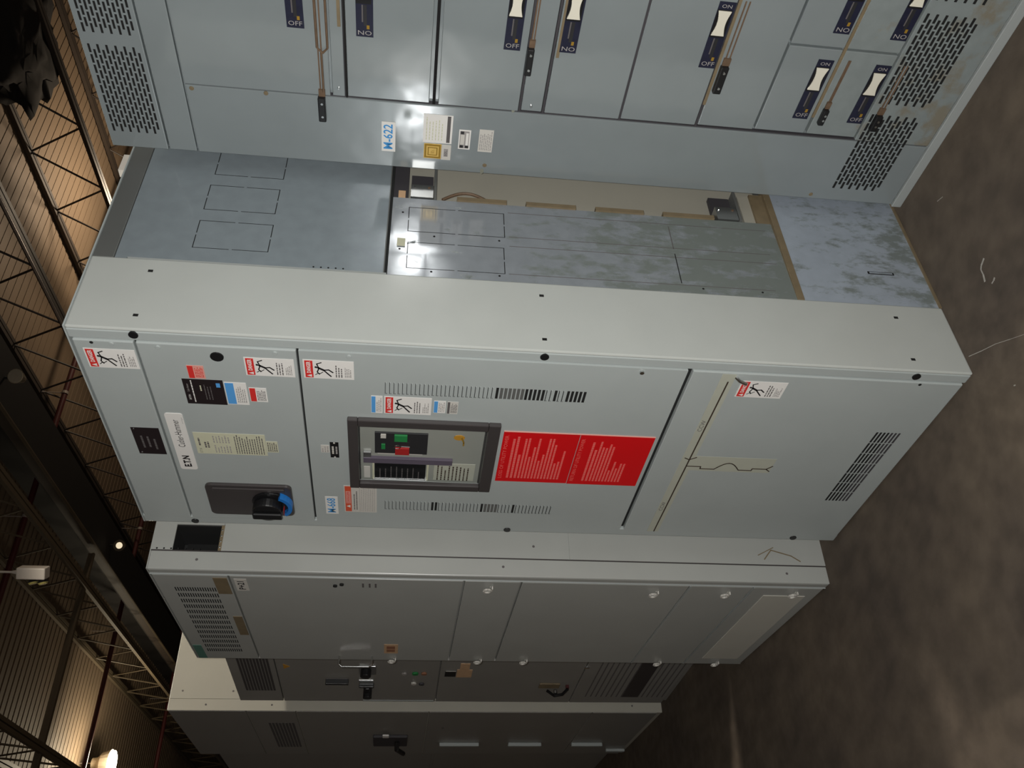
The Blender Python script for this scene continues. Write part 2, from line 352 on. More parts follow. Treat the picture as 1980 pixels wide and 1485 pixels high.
# emergency light, hanging
e = thing('emergency_light', 'white twin-head emergency light hanging from a rod', 'emergency light', (-5.93, 2.265, 4.645), R(-128.8))
MB().raw(-.052, .052, -.06, .06, 0, .245, 'emer').build('housing', e, bevel=.01)
for zz in (.04, .125):
    MB().tube([(.05, 0, zz), (.085, .01, zz - .01)], [.022, .045], 'black', 14).tube([(.085, .01, zz - .01), (.10, .014, zz - .015)], [.043, .034], 'lens', 14).build('lamp_head', e)
MB().tube([(0, 0, .245), (0, 0, .30)], [.025, .012], 'emer', 10).tube([(0, 0, .30), (0, 0, 1.78)], .010, 'emer', 8).build('hanging_rod', e)
# two small floodlights under the girder
for lab, loc, lit in (('small grey floodlight on the near stretch of the black girder', hall(-6.05, 3.82, 5.44), False), ('small floodlight with a flash glint painted as glow, farther along the black girder', hall(-10.2, 3.80, 5.44), True)):
    t = thing('floodlight', lab, 'floodlight', loc, R(-28), 'floodlights under the black girder')
    MB().tube([(-.06, 0, 0), (.10, 0, 0)], [.04, .08], 'truss_lt', 16).build('shade', t)
    MB().tube([(.10, 0, 0), (.105, 0, 0)], [.045, .04] if lit else [.075, .07], 'flash_glint' if lit else 'reflector', 16).build('lens', t)
    MB().tube([(-.03, 0, .02), (-.03, 0, .17)], .015, 'girder', 8).build('bracket', t)
# lit lamp
t = thing('high_bay_lamp', 'brightly lit high bay lamp at the far end of the hall', 'lamp', (-13.5, 2.70, 5.93))
MB().tube([(0, 0, .02), (0, 0, .16), (0, 0, .22), (0, 0, .30)], [.21, .16, .09, .08], 'reflector', 20).build('reflector', t, smooth=False)
MB().tube([(0, 0, -.05), (0, 0, -.02), (0, 0, .06)], [.07, .19, .19], 'lamp', 18).build('bulb', t)
MB().tube([(0, 0, .30), (0, 0, .50)], .01, 'conduit', 6).build('hook', t)

# ------------------------------------------------------------------ helper for cabinets
def plugs(parent, pts, r, name='plug', m='black', side='F', d=.003, d0=0., mtx=None):
    for s, z in pts: MB(side).disc(s, z, r, d0 - .002, d0 + d, m, 16).build(name, parent, bevel=.0008, mtx=mtx)
def slots(parent, name, rows, side='F', m='hole', d=.0011, d0=0.):
    b = MB(side)
    for r in rows: b.box(*r, d0 - .001, d0 + d, m)
    return b.build(name, parent)

# ================================================================== MAIN CABINET (M-668)
H = 2.286; W = .910
c = thing('switchgear_cabinet', 'tall grey switchgear cabinet with a red instruction plate and breaker window, tagged M-668', 'electrical cabinet')
# carcass: open box frame with a recess for the breaker window and a rear opening on the side
cc = MB()
cc.raw(-W + .004, -.004, .012, .236, .004, 1.225, 'gap'); cc.raw(-W + .004, -.004, .012, .236, 1.635, H - .004, 'gap')
cc.raw(-W + .004, -.74, .012, .236, 1.225, 1.635, 'gap'); cc.raw(-.25, -.004, .012, .236, 1.225, 1.635, 'gap'); cc.raw(-.74, -.25, .17, .236, 1.225, 1.635, 'gap')
cc.build('carcass', c)
cc = MB(); cc.raw(-W, -.03, .238, .565, .002, H - .006, 'galv_dull'); cc.raw(-W, -.10, .565, 1.45, .002, H - .006, 'galv_dull'); cc.build('rear_section', c)
# beige side cover wrapping round the front edge
MB().raw(-.010, 0, 0, .240, 0, H, 'paint_beige').build('side_cover', c, bevel=.004)
MB().raw(-.041, -.010, 0.0, .014, 0, H, 'paint').build('corner_post', c, bevel=.003)
MB().raw(-W, -.872, 0.0, .014, 0, H, 'paint').build('corner_post', c, bevel=.003)
MB().raw(-W, -W + .01, .014, .24, 0, H, 'paint').build('side_cover', c, bevel=.003)
MB().raw(-W, 0, 0, 1.45, H, H + .004, 'paint').build('top_cover', c)
# front doors
DS0, DS1 = -.870, -.043
def door(z0, z1, name, hole=None):
    b = MB()
    if hole:
        a, bb, p, q = hole
        b.box(DS0, a, z0, z1, -.012, .004, 'paint').box(bb, DS1, z0, z1, -.012, .004, 'paint').box(a, bb, z0, p, -.012, .004, 'paint').box(a, bb, q, z1, -.012, .004, 'paint')
    else: b.box(DS0, DS1, z0, z1, -.012, .004, 'paint')
    return b.build(name, c, bevel=0 if hole else .003)
D = .004
door(2.139, 2.279, 'top_panel'); door(1.757, 2.134, 'upper_door'); door(.766, 1.751, 'breaker_door', (-.640, -.333, 1.255, 1.612)); door(.006, .752, 'lower_panel')
plugs(c, [(-.020, 2.134), (-.022, 1.144), (-.023, .149), (-.897, 2.131), (-.897, 1.138), (-.895, .152)], .0115)
plugs(c, [(-.080, 1.949)], .0165, d0=D)
plugs(c, [(-.051, 2.236), (-.051, .126)], .0045, 'screw_hole', 'hole', d0=D, d=.001)
plugs(c, [(-.056, 1.808), (-.055, 1.629), (-.052, 2.190), (-.056, 2.084)], .006, 'rivet', 'paint', d0=D)
plugs(c, [(-.056, .886)], .006, 'screw', 'screw', d0=D, d=.006)
MB().tube([(-.060, -.004, .632), (-.060, -.016, .625), (-.066, -.020, .606)], .005, 'screw', 8).build('loose_bolt', c)
for s, z in ((.197, 2.134), (.045, 2.135), (.193, 1.144), (.039, 1.145), (.191, .154), (.039, .156)):
    MB('S').box(s - .004, s + .004, z - .006, z + .006, -.002, .0006, 'hole').build('square_hole', c)
# stickers
sticker(c, -.143, -.072, 2.142, 2.261, art=art_danger, d=D, label='danger sticker on the top panel')
sticker(c, -.146, -.077, 1.765, 1.886, art=art_danger, d=D, label='danger sticker on the upper door')
sticker(c, -.145, -.074, 1.618, 1.743, art=art_danger, d=D, label='danger sticker at the top of the breaker door')
sticker(c, -.281, -.207, 1.417, 1.542, art=art_danger, d=D, label='danger sticker above the breaker window')
sticker(c, -.138, -.071, .485, .612, art=art_danger, d=D, label='danger sticker on the lower panel')
sticker(c, -.169, -.119, 1.988, 2.029, 'pink', art=art_head('red', 'red', 6, .36), d=D, label='pale red caution sticker')
def art_trip(m, s0, s1, z0, z1, d):
    w, h = s1 - s0, z1 - z0
    m.text(s0 + w * .28, z1 - h * .10, 'EATON', .008, 'white', d, w=w * .2); m.text(s0 + w * .66, z1 - h * .10, 'Cutler-Hammer', .008, 'lightprint', d, w=w * .32)
    m.lines(s0 + w * .08, s1 - w * .04, z1 - h * .25, z1 - h * .17, 1, 'white', d, .35, .02)
    m.lines(s0 + w * .55, s1 - w * .22, z1 - h * .46, z1 - h * .38, 1, 'yellow', d, .4, .1)
    m.lines(s0 + w * .2, s1 - w * .15, z0 + h * .3, z0 + h * .52, 3, 'print', d, .3)
    m.box(s1 - w * .28, s1 - w * .12, z0 + h * .08, z0 + h * .18, d - .0003, d + .0002, 'blue')
sticker(c, -.275, -.173, 1.949, 2.049, 'maroon', 'instruction_label', art=art_trip, d=D, label='black instruction label')
sticker(c, -.271, -.179, 1.892, 1.947, art=art_head('blue', 'lightprint', 5, .42), name='information_label', d=D, label='blue and white label')
sticker(c, -.255, -.197, 1.843, 1.887, art=art_head('red', 'print', 6, .36), d=D, label='small red headed sticker')
def art_name(m, s0, s1, z0, z1, d):
    w, h = s1 - s0, z1 - z0
    for k, (a, e) in enumerate(((.25, .75), (.28, .72), (.2, .62))): m.lines(s0 + w * a, s0 + w * e, z1 - h * (.34 + k * .22), z1 - h * (.22 + k * .22), 1, 'print', d, .6, .1)
    for a in (.05, .95): m.disc(s0 + w * a, z0 + h * .9, .003, d - .0003, d + .0006, 'screw', 8)
sticker(c, -.518, -.394, 2.147, 2.220, 'maroon', 'nameplate', art=art_name, d=D, th=.0016, label='dark brown nameplate')
b = MB(); r = .008; s0, s1, z0, z1 = -.591, -.322, 2.073, 2.120
pts = []
for cx, cz, a0 in ((s1 - r, z1 - r, 0), (s0 + r, z1 - r, 90), (s0 + r, z0 + r, 180), (s1 - r, z0 + r, 270)):
    pts += [(cx + r * math.cos(R(a0 + k * 30)), cz + r * math.sin(R(a0 + k * 30))) for k in range(4)]
b.poly(pts, D, D + .0016, 'white')
b.text(-.548, 2.096, 'E.T.N', .026, 'blackprint', D + .0022, w=.056, bold=.0012)
b.text(-.414, 2.0965, 'Cutler-Hammer', .026, 'blackprint', D + .0022, w=.128)
b.text(-.352, 2.078, 'switchgear', .006, 'lightprint', D + .0022, w=.03)
b.build('maker_plate', c, label='white plate reading E.T.N Cutler-Hammer')
def art_yel(m, s0, s1, z0, z1, d):
    w, h = s1 - s0, z1 - z0
    m.text(s0 + w * .16, z1 - h * .06, 'E.T.N', .010, 'print', d, w=w * .2); m.lines(s0 + w * .4, s1 - w * .15, z1 - h * .08, z1 - h * .04, 1, 'print', d, .6)
    m.lines(s0 + w * .3, s1 - w * .28, z1 - h * .2, z1 - h * .12, 2, 'print', d, .6)
    m.lines(s0 + w * .08, s0 + w * .45, z1 - h * .5, z1 - h * .25, 6, 'lightprint', d, .4); m.lines(s0 + w * .55, s0 + w * .92, z1 - h * .5, z1 - h * .25, 6, 'lightprint', d, .4)
    m.lines(s0 + w * .06, s1 - w * .04, z0 + h * .03, z0 + h * .45, 12, 'print', d, .4, .25)
sticker(c, -.507, -.406, 1.868, 2.060, 'yellow', 'rating_label', art=art_yel, d=D, label='long yellowed rating label')
sticker(c, -.489, -.436, 1.836, 1.8675, 'yellow', 'rating_label', art=art_lines(5, 'print'), d=D, label='small yellowed label below the rating label')
sticker(c, -.479, -.443, 1.694, 1.7175, 'white2', 'small_label', art=art_lines(3, 'lightprint'), d=D)
def art_blk(m, s0, s1, z0, z1, d):
    w, h = s1 - s0, z1 - z0
    m.lines(s0 + w * .25, s1 - w * .25, z0 + h * .52, z0 + h * .85, 1, 'white2', d, .7, .05); m.lines(s0 + w * .25, s1 - w * .25, z0 + h * .12, z0 + h * .42, 1, 'lightprint', d, .7, .05)
    for a in (.03, .97): m.disc(s0 + w * a, z0 + h * .5, .003, d - .0005, d + .0004, 'white2', 8)
sticker(c, -.502, -.427, 1.668, 1.692, 'black', 'nameplate', art=art_blk, d=D, th=.0016, label='small black nameplate')
sticker(c, -.820, -.719, 1.681, 1.719, 'white', 'asset_tag', art=art_tag('M-668'), d=D, label='white tag reading M-668')
def art_od(m, s0, s1, z0, z1, d):
    w, h = s1 - s0, z1 - z0
    m.box(s0 + w * .03, s1 - w * .02, z1 - h * .22, z1 - h * .03, d - .0004, d, 'orange')
    m.box(s0 + w * .34, s0 + w * .80, z1 - h * .195, z1 - h * .055, d, d + .0002, 'pink'); m.text(s0 + w * .57, z1 - h * .125, 'DANGER', .012, 'red', d + .0006, w=w * .42)
    cz = z1 - h * .12; m.poly([(s0 + w * .18, cz - .006), (s0 + w * .28, cz - .006), (s0 + w * .23, cz + .006)], d, d + .0003, 'white')
    m.lines(s0 + w * .1, s1 - w * .15, z1 - h * .42, z1 - h * .27, 2, 'print', d, .4); m.lines(s0 + w * .04, s1 - w * .03, z0 + h * .05, z0 + h * .55, 9, 'lightprint', d, .25, .1)
sticker(c, -.805, -.652, 1.562, 1.661, 'white2', art=art_od, d=D, label='white sticker with an orange danger header')
sticker(c, -.281, -.207, 1.546, 1.576, 'white', 'information_label', art=art_head('blue', 'lightprint', 3, .38), d=D, label='blue edged sticker')
sticker(c, -.269, -.217, 1.379, 1.411, 'white', 'information_label', art=art_head('blue', 'lightprint', 4, .34), d=D)
sticker(c, -.271, -.218, 1.346, 1.375, 'white2', 'information_label', art=art_head('print', 'print', 6, .25), d=D)
# red plates
def red_art(hdr, rows):
    def f(m, s0, s1, z0, z1, d):
        w, h = s1 - s0, z1 - z0
        m.text((s0 + s1) / 2, z1 - h * .055, hdr, h * .07, 'redtext', d, w=w * .86)
        zz = z1 - h * .13
        for a, big in rows:
            hh = h * (.05 if big else .042)
            m.lines(s0 + w * .08, s0 + w * (.08 + .84 * a), zz - hh, zz, 1, 'redtext', d, .62, .02); zz -= hh * 1.08
    return f
sticker(c, -.594, -.341, .9935, 1.210, 'redplate', 'instruction_plate', art=red_art('LOSS OF UTILITY POWER', [(.96, 1), (1, 1), (.6, 1), (.97, 0), (.98, 0), (.55, 0), (.78, 0), (1, 0), (.45, 0), (.6, 0), (.98, 0), (1, 0), (.85, 0), (.4, 0), (.45, 0), (.72, 0)]), d=D, th=.002, label='upper half of the red instruction plates')
sticker(c, -.596, -.343, .777, .9915, 'redplate', 'instruction_plate', art=red_art('RETURN OF UTILITY POWER', [(0, 1), (.95, 1), (.8, 1), (1, 0), (.85, 0), (.83, 0), (.92, 0), (.88, 0), (.3, 0), (.52, 0), (.35, 0), (.48, 0), (.46, 0)]), d=D, th=.002, label='lower half of the red instruction plates')
MB().box(-.341, -.339, .777, 1.210, D, D + .0025, 'pink').build('plate_edge', c)
# louvre rows
def louvre(s0, s1, zt, zb, n, dark, lit):
    b = MB(); st = (zt - zb) / n
    for i in range(n):
        z = zt - st * i
        if i in dark: b.box(s0, s1, z - st * .62, z, D - .001, D + .0008, 'hole')
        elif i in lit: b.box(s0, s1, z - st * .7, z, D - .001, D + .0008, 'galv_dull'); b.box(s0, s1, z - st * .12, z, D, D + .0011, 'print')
        else: b.box(s0, s1, z - st * .13, z, D - .001, D + .0010, 'hole'); b.box(s0 - .001, s0 + .001, z - st * .45, z, D - .001, D + .001, 'hole'); b.box(s0, s1, z - st * .3, z - st * .16, D, D + .0022, 'paint')
    return b.build('louvre_row', c)
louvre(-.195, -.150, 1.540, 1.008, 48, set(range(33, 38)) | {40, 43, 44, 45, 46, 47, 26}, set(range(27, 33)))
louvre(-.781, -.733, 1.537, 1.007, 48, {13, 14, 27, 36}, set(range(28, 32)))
b = MB()
for j in range(7):                                                   # bottom grille: 7 blocks of thin slots
    a = -.642 + j * .0537
    for i in range(7): b.box(a, a + .0495, .071 + i * .0113, .071 + i * .0113 + .0058, D - .001, D + .0008, 'hole' if i > 2 else 'grey_in')
b.build('bottom_grille', c)
# mimic bus drawn on the lower panel
b = MB(); b.box(-.872, -.048, .634, .672, D - .001, D + .0005, 'tape'); b.box(-.50, -.425, .385, .634, D - .001, D + .0004, 'tape'); b.box(-.872, -.078, .6465, .6505, D, D + .0012, 'ink'); b.build('bus_tape', c, label='yellowed tape with a black bus line')
b = MB(); q = [(-.478, .648), (-.478, .604), (-.489, .603), (-.489, .560)]
q += [(-.489 + .034 * math.sin(math.pi * k / 10), .560 - .076 * k / 10) for k in range(1, 11)] + [(-.489, .444), (-.479, .443), (-.479, .400)]
b.stroke(q, .0032, D, D + .0014, 'ink'); b.stroke([(-.479, .400), (-.462, .385)], .0032, D, D + .0014, 'ink'); b.stroke([(-.479, .400), (-.490, .387)], .0032, D, D + .0014, 'ink')
b.stroke([(-.436, .664), (-.444, .649), (-.431, .630)], .0032, D, D + .0014, 'ink'); b.build('breaker_symbol', c)
b = MB(); b.text(-.277, .6605, 'CCW', .018, 'print', D + .001, w=.052); b.text(-.712, .6605, 'CCW', .018, 'print', D + .001, w=.052); b.build('bus_lettering', c)
# rotary handle in its bezel
b = MB(); r = .018; s0, s1, z0, z1 = -.829, -.659, 1.815, 2.067; pts = []
for cx, cz, a0 in ((s1 - r, z1 - r, 0), (s0 + r, z1 - r, 90), (s0 + r, z0 + r, 180), (s1 - r, z0 + r, 270)):
    pts += [(cx + r * math.cos(R(a0 + k * 22.5)), cz + r * math.sin(R(a0 + k * 22.5))) for k in range(5)]
b.poly(pts, D - .001, D + .010, 'frame'); bz = b.build('handle_bezel', c, bevel=.003)
MB().box(-.684, -.668, 1.835, 2.045, D + .010, D + .016, 'frame').build('bezel_rib', bz, bevel=.003)
MB().disc(-.742, 1.880, .056, D + .010, D + .018, 'black', 28).build('dial', bz, bevel=.002)
R_OUT, R_IN = .063, .051
b = MB()
for k in range(10):
    a0, a1 = R(222 + k * 11), R(222 + (k + 1) * 11)
    b.poly([(-.748 + R_OUT * math.cos(a0), 1.878 + R_OUT * math.sin(a0)), (-.748 + R_OUT * math.cos(a1), 1.878 + R_OUT * math.sin(a1)), (-.748 + R_IN * math.cos(a1), 1.878 + R_IN * math.sin(a1)), (-.748 + R_IN * math.cos(a0), 1.878 + R_IN * math.sin(a0))], D + .010, D + .030, 'bluering')
b.build('blue_ring', bz, label='blue ring')
MB().disc(-.748, 1.888, .044, D + .018, D + .050, 'black', 28).build('hub', bz, bevel=.005)
MB().box(-.766, -.738, 1.842, 1.930, D + .050, D + .062, 'black').build('grip', bz, bevel=.005)
MB().box(-.764, -.740, 1.838, 1.8395, D + .026, D + .044, 'redbtn').build('red_index', bz, label='red index mark')
# breaker window
s0, s1, z0, z1 = -.644, -.303, 1.222, 1.640
b = MB(); ft = .028
for (a, e, p, q) in ((s0, s1, z0, z0 + .034), (s0, s1, z1 - ft, z1), (s0, s0 + ft, z0 + .034, z1 - ft), (s1 - ft, s1, z0 + .034, z1 - ft)): b.box(a, e, p, q, D - .001, D + .014, 'frame')
win = b.build('breaker_window_frame', c, bevel=.003)
b = MB()                                                             # sheet metal tunnel behind the window
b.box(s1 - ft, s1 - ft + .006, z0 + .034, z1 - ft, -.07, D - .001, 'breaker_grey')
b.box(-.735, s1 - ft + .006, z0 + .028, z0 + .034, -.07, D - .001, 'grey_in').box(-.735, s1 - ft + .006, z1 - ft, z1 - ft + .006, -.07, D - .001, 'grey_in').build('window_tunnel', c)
B0 = -.034                                                           # breaker face plane
def fr(s): return s
br = MB().box(-.72, -.338, 1.256, 1.612, -.060, B0, 'breaker_grey').build('circuit_breaker', c, bevel=.002, label='draw-out circuit breaker behind the window')
# rectified positions on the recessed face
def rp(s, z):                                                        # measured on y=.07, shift to y=.034
    k = (1.4046 + .034) / (1.4046 + .07)
    return 1.5911 + (s - 1.5911) * k, 1.4689 + (z - 1.4689) * k
def bx(sa, sb, za, zb, d0, d1, mm, nm, lab=None, bev=.001):
    a, p = rp(sa, za); e, q = rp(sb, zb); 
    return MB().box(a, e, p, q, B0 + d0, B0 + d1, mm).build(nm, br, bevel=bev, label=lab)
bx(-.573, -.469, 1.417, 1.572, 0, .006, 'dark', 'control_module')
bx(-.580, -.575, 1.43, 1.565, 0, .004, 'white2', 'module_rim')
bx(-.622, -.596, 1.338, 1.606, 0, .010, 'purple', 'charge_lever')
bx(-.600, -.570, 1.583, 1.606, 0, .008, 'steel', 'lever_pivot')
bx(-.716, -.630, 1.417, 1.573, 0, .004, 'black', 'trip_unit')
bx(-.722, -.630, 1.574, 1.580, 0, .003, 'yellow', 'trip_unit_rim'); bx(-.722, -.630, 1.408, 1.414, 0, .003, 'yellow', 'trip_unit_rim')
bx(-.721, -.717, 1.41, 1.578, 0, .008, 'screw', 'reflection_strip', 'painted bright reflection')  # metal strip stands in for a reflection along the trip unit
bx(-.503, -.472, 1.477, 1.515, .006, .012, 'green', 'close_button', 'green button')
bx(-.571, -.537, 1.470, 1.512, .006, .012, 'redbtn', 'open_button', 'red button')
bx(-.548, -.522, 1.541, 1.553, .006, .009, 'green', 'spring_flag', 'green flag'); bx(-.492, -.472, 1.539, 1.555, .006, .009, 'white2', 'status_flag')
bx(-.718, -.624, 1.265, 1.392, 0, .0015, 'tape', 'data_plate'); bx(-.718, -.655, 1.587, 1.606, 0, .0015, 'white2', 'small_label')
b = MB()
a0, p0 = rp(-.716, 1.28); a1, p1 = rp(-.63, 1.385)
b.lines(a0, a1, p0, p1, 9, 'ink', B0 + .0022, .35, .4); b.build('plate_print', br); b = MB()
a0, p0 = rp(-.71, 1.43); a1, p1 = rp(-.64, 1.565)
b.lines(a0, a1, p0, p1, 8, 'print', B0 + .0048, .18, .4); b.build('dial_print', br)
q = rp(-.520, 1.506); b = MB()
b.tube([(q[0] + .008 * math.cos(R(a)), -B0 - .018, q[1] + .010 * math.sin(R(a))) for a in range(0, 361, 30)], .0012, 'screw', 6)
b.tube([(q[0], -B0 - .016, q[1] - .012), (q[0] - .001, -B0 - .016, q[1] - .036)], .0015, 'screw', 6).build('key_ring', br)
q = rp(-.485, 1.325)
b = MB(); b.disc(q[0], q[1], .012, B0, B0 + .002, 'amber', 14, .016); b.stroke([(q[0] + .004, q[1] - .006), (q[0] - .02, q[1] - .014), (q[0] - .034, q[1] - .014)], .004, B0 + .001, B0 + .005, 'goldprint').build('yellow_tag', br, label='yellow tag on a string')
# ------------ side, galvanised rear section
g = MB('S'); g.box(.240, .72, 1.558, 2.232, -.03, -.004, 'galv_clean'); g.build('upper_side_panel', c)
MB('S').box(.240, .72, 2.234, H - .001, -.03, -.002, 'galv_dull').build('cap_channel', c, bevel=.002)
GT = Matrix.Translation((-.004, .240, 0)) @ Matrix.Rotation(R(1.25), 4, 'Z') @ Matrix.Translation((.004, -.240, 0))   # middle sheet tilted on purpose to spread the flash highlights apart
MB('S').box(.240, .565, .424, 1.550, -.02, -.004, 'galv_mid').build('middle_side_panel', c, mtx=GT)
MB('S').box(.240, .72, .006, .404, -.03, -.004, 'galv_low').build('lower_side_panel', c)
MB('S').box(.240, .72, .404, .424, -.03, .000, 'bronze').build('divider_strip', c, bevel=.001)
MB('S').box(.240, .72, -.0, .006, -.03, .001, 'bronze').build('bottom_edge', c)
MB('S').box(.240, .72, 1.550, 1.558, -.03, -.006, 'gap').box(.243, .72, 1.5575, 1.5605, -.004, -.001, 'galv_dull').build('seam', c)
MB('S').box(.2405, .2425, 1.552, 2.20, -.004, .0006, 'base_rail').build('edge_flange', c)
def knock(s0, s1, z0, z1, mtx=None, w=.0022, th=.0004, side='S', d=-.004, gaps=(.5,)):
    b = MB('S'); g2 = .004
    for (a, e) in ((s0, (s0 + s1) / 2 - g2), ((s0 + s1) / 2 + g2, s1)):
        b.box(a, e, z0, z0 + w, d - .001, d + th, 'hole').box(a, e, z1 - w, z1, d - .001, d + th, 'hole')
    for (a, e) in ((z0, (z0 + z1) / 2 - g2), ((z0 + z1) / 2 + g2, z1)):
        b.box(s0, s0 + w * .7, a, e, d - .001, d + th, 'hole').box(s1 - w * .7, s1, a, e, d - .001, d + th, 'hole')
    b.build('knockout', c, mtx=mtx)
for a in ((.448, .552, 1.863, 2.053), (.296, .403, 1.861, 2.054), (.598, .70, 1.860, 2.050), (.420, .525, 1.233, 1.504), (.271, .376, 1.237, 1.502)): knock(*a, mtx=GT if a[3] < 1.55 else None)
b = MB('S')
for s, za, zb in ((.530, .45, 1.222), (.424, .46, 1.222), (.385, .45, 1.222), (.272, .48, 1.228)): b.box(s - .0008, s + .0008, za, zb, -.005, -.0034, 'print')
b.box(.279, .40, .747, .7495, -.005, -.0034, 'hole').box(.42, .52, .747, .7495, -.005, -.0034, 'print').build('panel_creases', c, mtx=GT)
plugs(c, [(.262, 1.435), (.262, 1.253), (.405, 1.43), (.405, 1.25), (.50, 1.52), (.345, 1.522), (.262, .69), (.262, .52)], .0032, 'screw_hole', 'hole', 'S', .001, -.004, GT)
plugs(c, [(.243 + .0, 2.20 - k * .021) for k in range(8)] + [(.252, 2.04 - .05 * 6 - k * .019) for k in range(5)], .0026, 'screw_hole', 'hole', 'S', .0008, -.004)
MB('S').box(.366, .376, .099, .179, -.005, -.003, 'hole').box(.3685, .3735, .104, .174, -.004, -.0025, 'galv_low').build('slot', c)
MB('S').box(.355, .385, 1.508, 1.530, -.0045, -.003, 'yellow').build('inspection_sticker', c)
# rear opening: cream back, brackets, wire
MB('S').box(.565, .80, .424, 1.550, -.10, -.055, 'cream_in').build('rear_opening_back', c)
b = MB('S')
for za, zb in ((1.224, 1.368), (1.020, 1.167), (.816, .961), (.60, .757)): b.box(.565, .580, za, zb, -.05, -.0055, 'bronze')
b.build('recess_shadow_notches', c)  # brown blocks paint the recess shadows under the panel edge
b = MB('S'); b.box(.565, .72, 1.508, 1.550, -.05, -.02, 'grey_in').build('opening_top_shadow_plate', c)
MB('S').box(.575, .598, 1.516, 1.536, -.03, -.012, 'tan').build('terminal_tag', c)
def bracket(z0, z1):
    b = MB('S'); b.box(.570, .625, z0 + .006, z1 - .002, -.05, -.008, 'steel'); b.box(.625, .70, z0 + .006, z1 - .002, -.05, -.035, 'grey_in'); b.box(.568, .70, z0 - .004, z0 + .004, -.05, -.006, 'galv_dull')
    b.disc(.612, z1 - .012, .003, -.01, -.005, 'screw', 8); b.disc(.612, z0 + .018, .004, -.01, -.006, 'rust', 8); b.build('bus_bracket', c)
bracket(1.431, 1.503); bracket(.517, .590)
MB('S').box(.565, .70, .424, .500, -.05, -.02, 'cream_in').box(.565, .70, .424, .465, -.03, -.012, 'bronze').build('opening_foot_plate', c)
MB('S').tube([(-.016, .574 + .036 * math.sin(math.pi * k / 12), 1.410 - .14 * k / 12) for k in range(13)], .0045, 'rust', 6).build('cable', c)
# white thing at the top rear
tag(MB().raw(-.055, -.03, .62, .69, H + .004, H + .035, 'emer').build('small_bracket'), 'small white bracket lying on top of the grey cabinet, beside the nearest cabinet', 'bracket')

# ================================================================== NEAREST CABINET (M-622)
c = thing('switchboard', 'nearest blue-grey switchboard with rows of breaker nameplates, tagged M-622', 'electrical cabinet', (.0286, .6511, 0), -.0552)
H6 = 2.329; W6 = 1.0
MB().raw(0, W6, .012, .75, .03, H6, 'paint_old').build('carcass', c, bevel=.003)
MB().raw(-.003, W6, -.006, .75, 0, .030, 'base_rail').build('base_rail', c, bevel=.002)
def pan(s0, s1, z0, z1, d=.003, name='cover_plate', mm='paint_old', bev=.002):
    return MB().box(s0, s1, z0, z1, -.013, d, mm).build(name, c, bevel=bev)
pan(.004, W6, 2.178, H6 - .002, .004, 'vent_strip'); pan(.004, W6, 2.101, 2.174, .002, 'top_rail')
pan(.004, .222, .034, 2.096, .003, 'wireway_cover')
pan(.226, W6, 1.722, 2.096, .004); pan(.226, W6, 1.684, 1.716, .001, 'filler_strip'); pan(.230, W6, 1.462, 1.676, .004)
pan(.228, W6, 1.222, 1.438, .004); pan(.230, W6, 1.158, 1.214, .001, 'filler_strip'); pan(.230, W6, .944, 1.150, .004)
pan(.232, W6, .728, .938, .004); pan(.234, W6, .562, .720, .004)
for a, e in ((.236, .496), (.502, .80), (.806, W6)): pan(a, e, .412, .556, .004); pan(a, e, .262, .404, .004, mm='paint_dirty')
pan(.226, W6, .034, .256, .003, 'bottom_cover', 'paint_dirty')
MB().box(.222, .226, .034, 2.096, -.012, -.002, 'grey_in').build('joint', c)
b = MB()
for z in (1.680, 1.450, 1.218, 1.154, .941, .724): b.box(.226, W6, z - .003, z + .003, -.006, .0022, 'grey_in')
b.box(.226, W6, 1.4455, 1.4535, -.006, .0022, 'hole'); b.build('row_joints', c)
MB().box(.226, .60, 1.6765, 1.6815, .001, .0045, 'hole').build('row_gap', c)
# brick-pattern vents
def brick(s0, s1, z0, z1, rows, L, gap, d):
    b = MB(); st = (z1 - z0) / rows
    for j in range(rows):
        z = z0 + st * j; off = 0 if j % 2 else (L + gap) / 2; s = s0 + off
        while s + L <= s1 + .001: b.box(s, s + L, z, z + st * .5, d - .001, d + .0009, 'hole'); s += L + gap
    b.build('vent_slots', c)
for k in range(3): brick(.056 + k * .297, .325 + k * .297, 2.189, 2.318, 12, .024, .006, .004)
for k in range(3): brick(.052 + k * .30, .325 + k * .30, .104, .252, 12, .024, .006, .004)
# breakers
def breaker(s0, z0, full=True, L=.182, h=.042, on=True, ends=('OFF', 'ON')):
    cz = z0 + h / 2; s1 = s0 + L
    p = MB().box(s0, s1, z0, z0 + h, .003, .0065, 'navy')
    p.text(s0 + .012, cz, ends[0], .017, 'lightprint', .0072, rot=-math.pi / 2 if ends[0] == 'OFF' else math.pi / 2, w=h * .8)
    p.text(s1 - .011, cz, ends[1], .013, 'lightprint', .0072, rot=-math.pi / 2, w=h * .6)
    p.box(s0 + .022, s0 + .032, z0 + h * .22, z0 + h * .38, .0065, .0072, 'goldprint'); p.box(s0 + .04, s0 + .085, z0 + h * .58, z0 + h * .66, .0065, .0072, 'print'); p.box(s0 + .03, s0 + .085, z0 + h * .36, z0 + h * .56, .0065, .0070, 'dark')
    o = p.build('breaker_nameplate', c)
    if on:
        t = MB(); a, e = s0 + .094, s0 + .160; q = []
        for i in range(9): f = i / 8; q.append((a + (e - a) * f, z0 + h * (.14 + .14 * math.sin(math.pi * f))))
        for i in range(9): f = 1 - i / 8; q.append((a + (e - a) * f, z0 + h * (.94 - .14 * math.sin(math.pi * f))))
        t.poly(q, .0065, .011, 'toggle'); t.build('toggle', o, bevel=.001, label='cream toggle')
    MB().box(s0 + .088, s1 - .02, z0 + h * .1, z0 + h * .98, .0065, .0078, 'green' if False else 'black').build('toggle_slot', o)
    return o
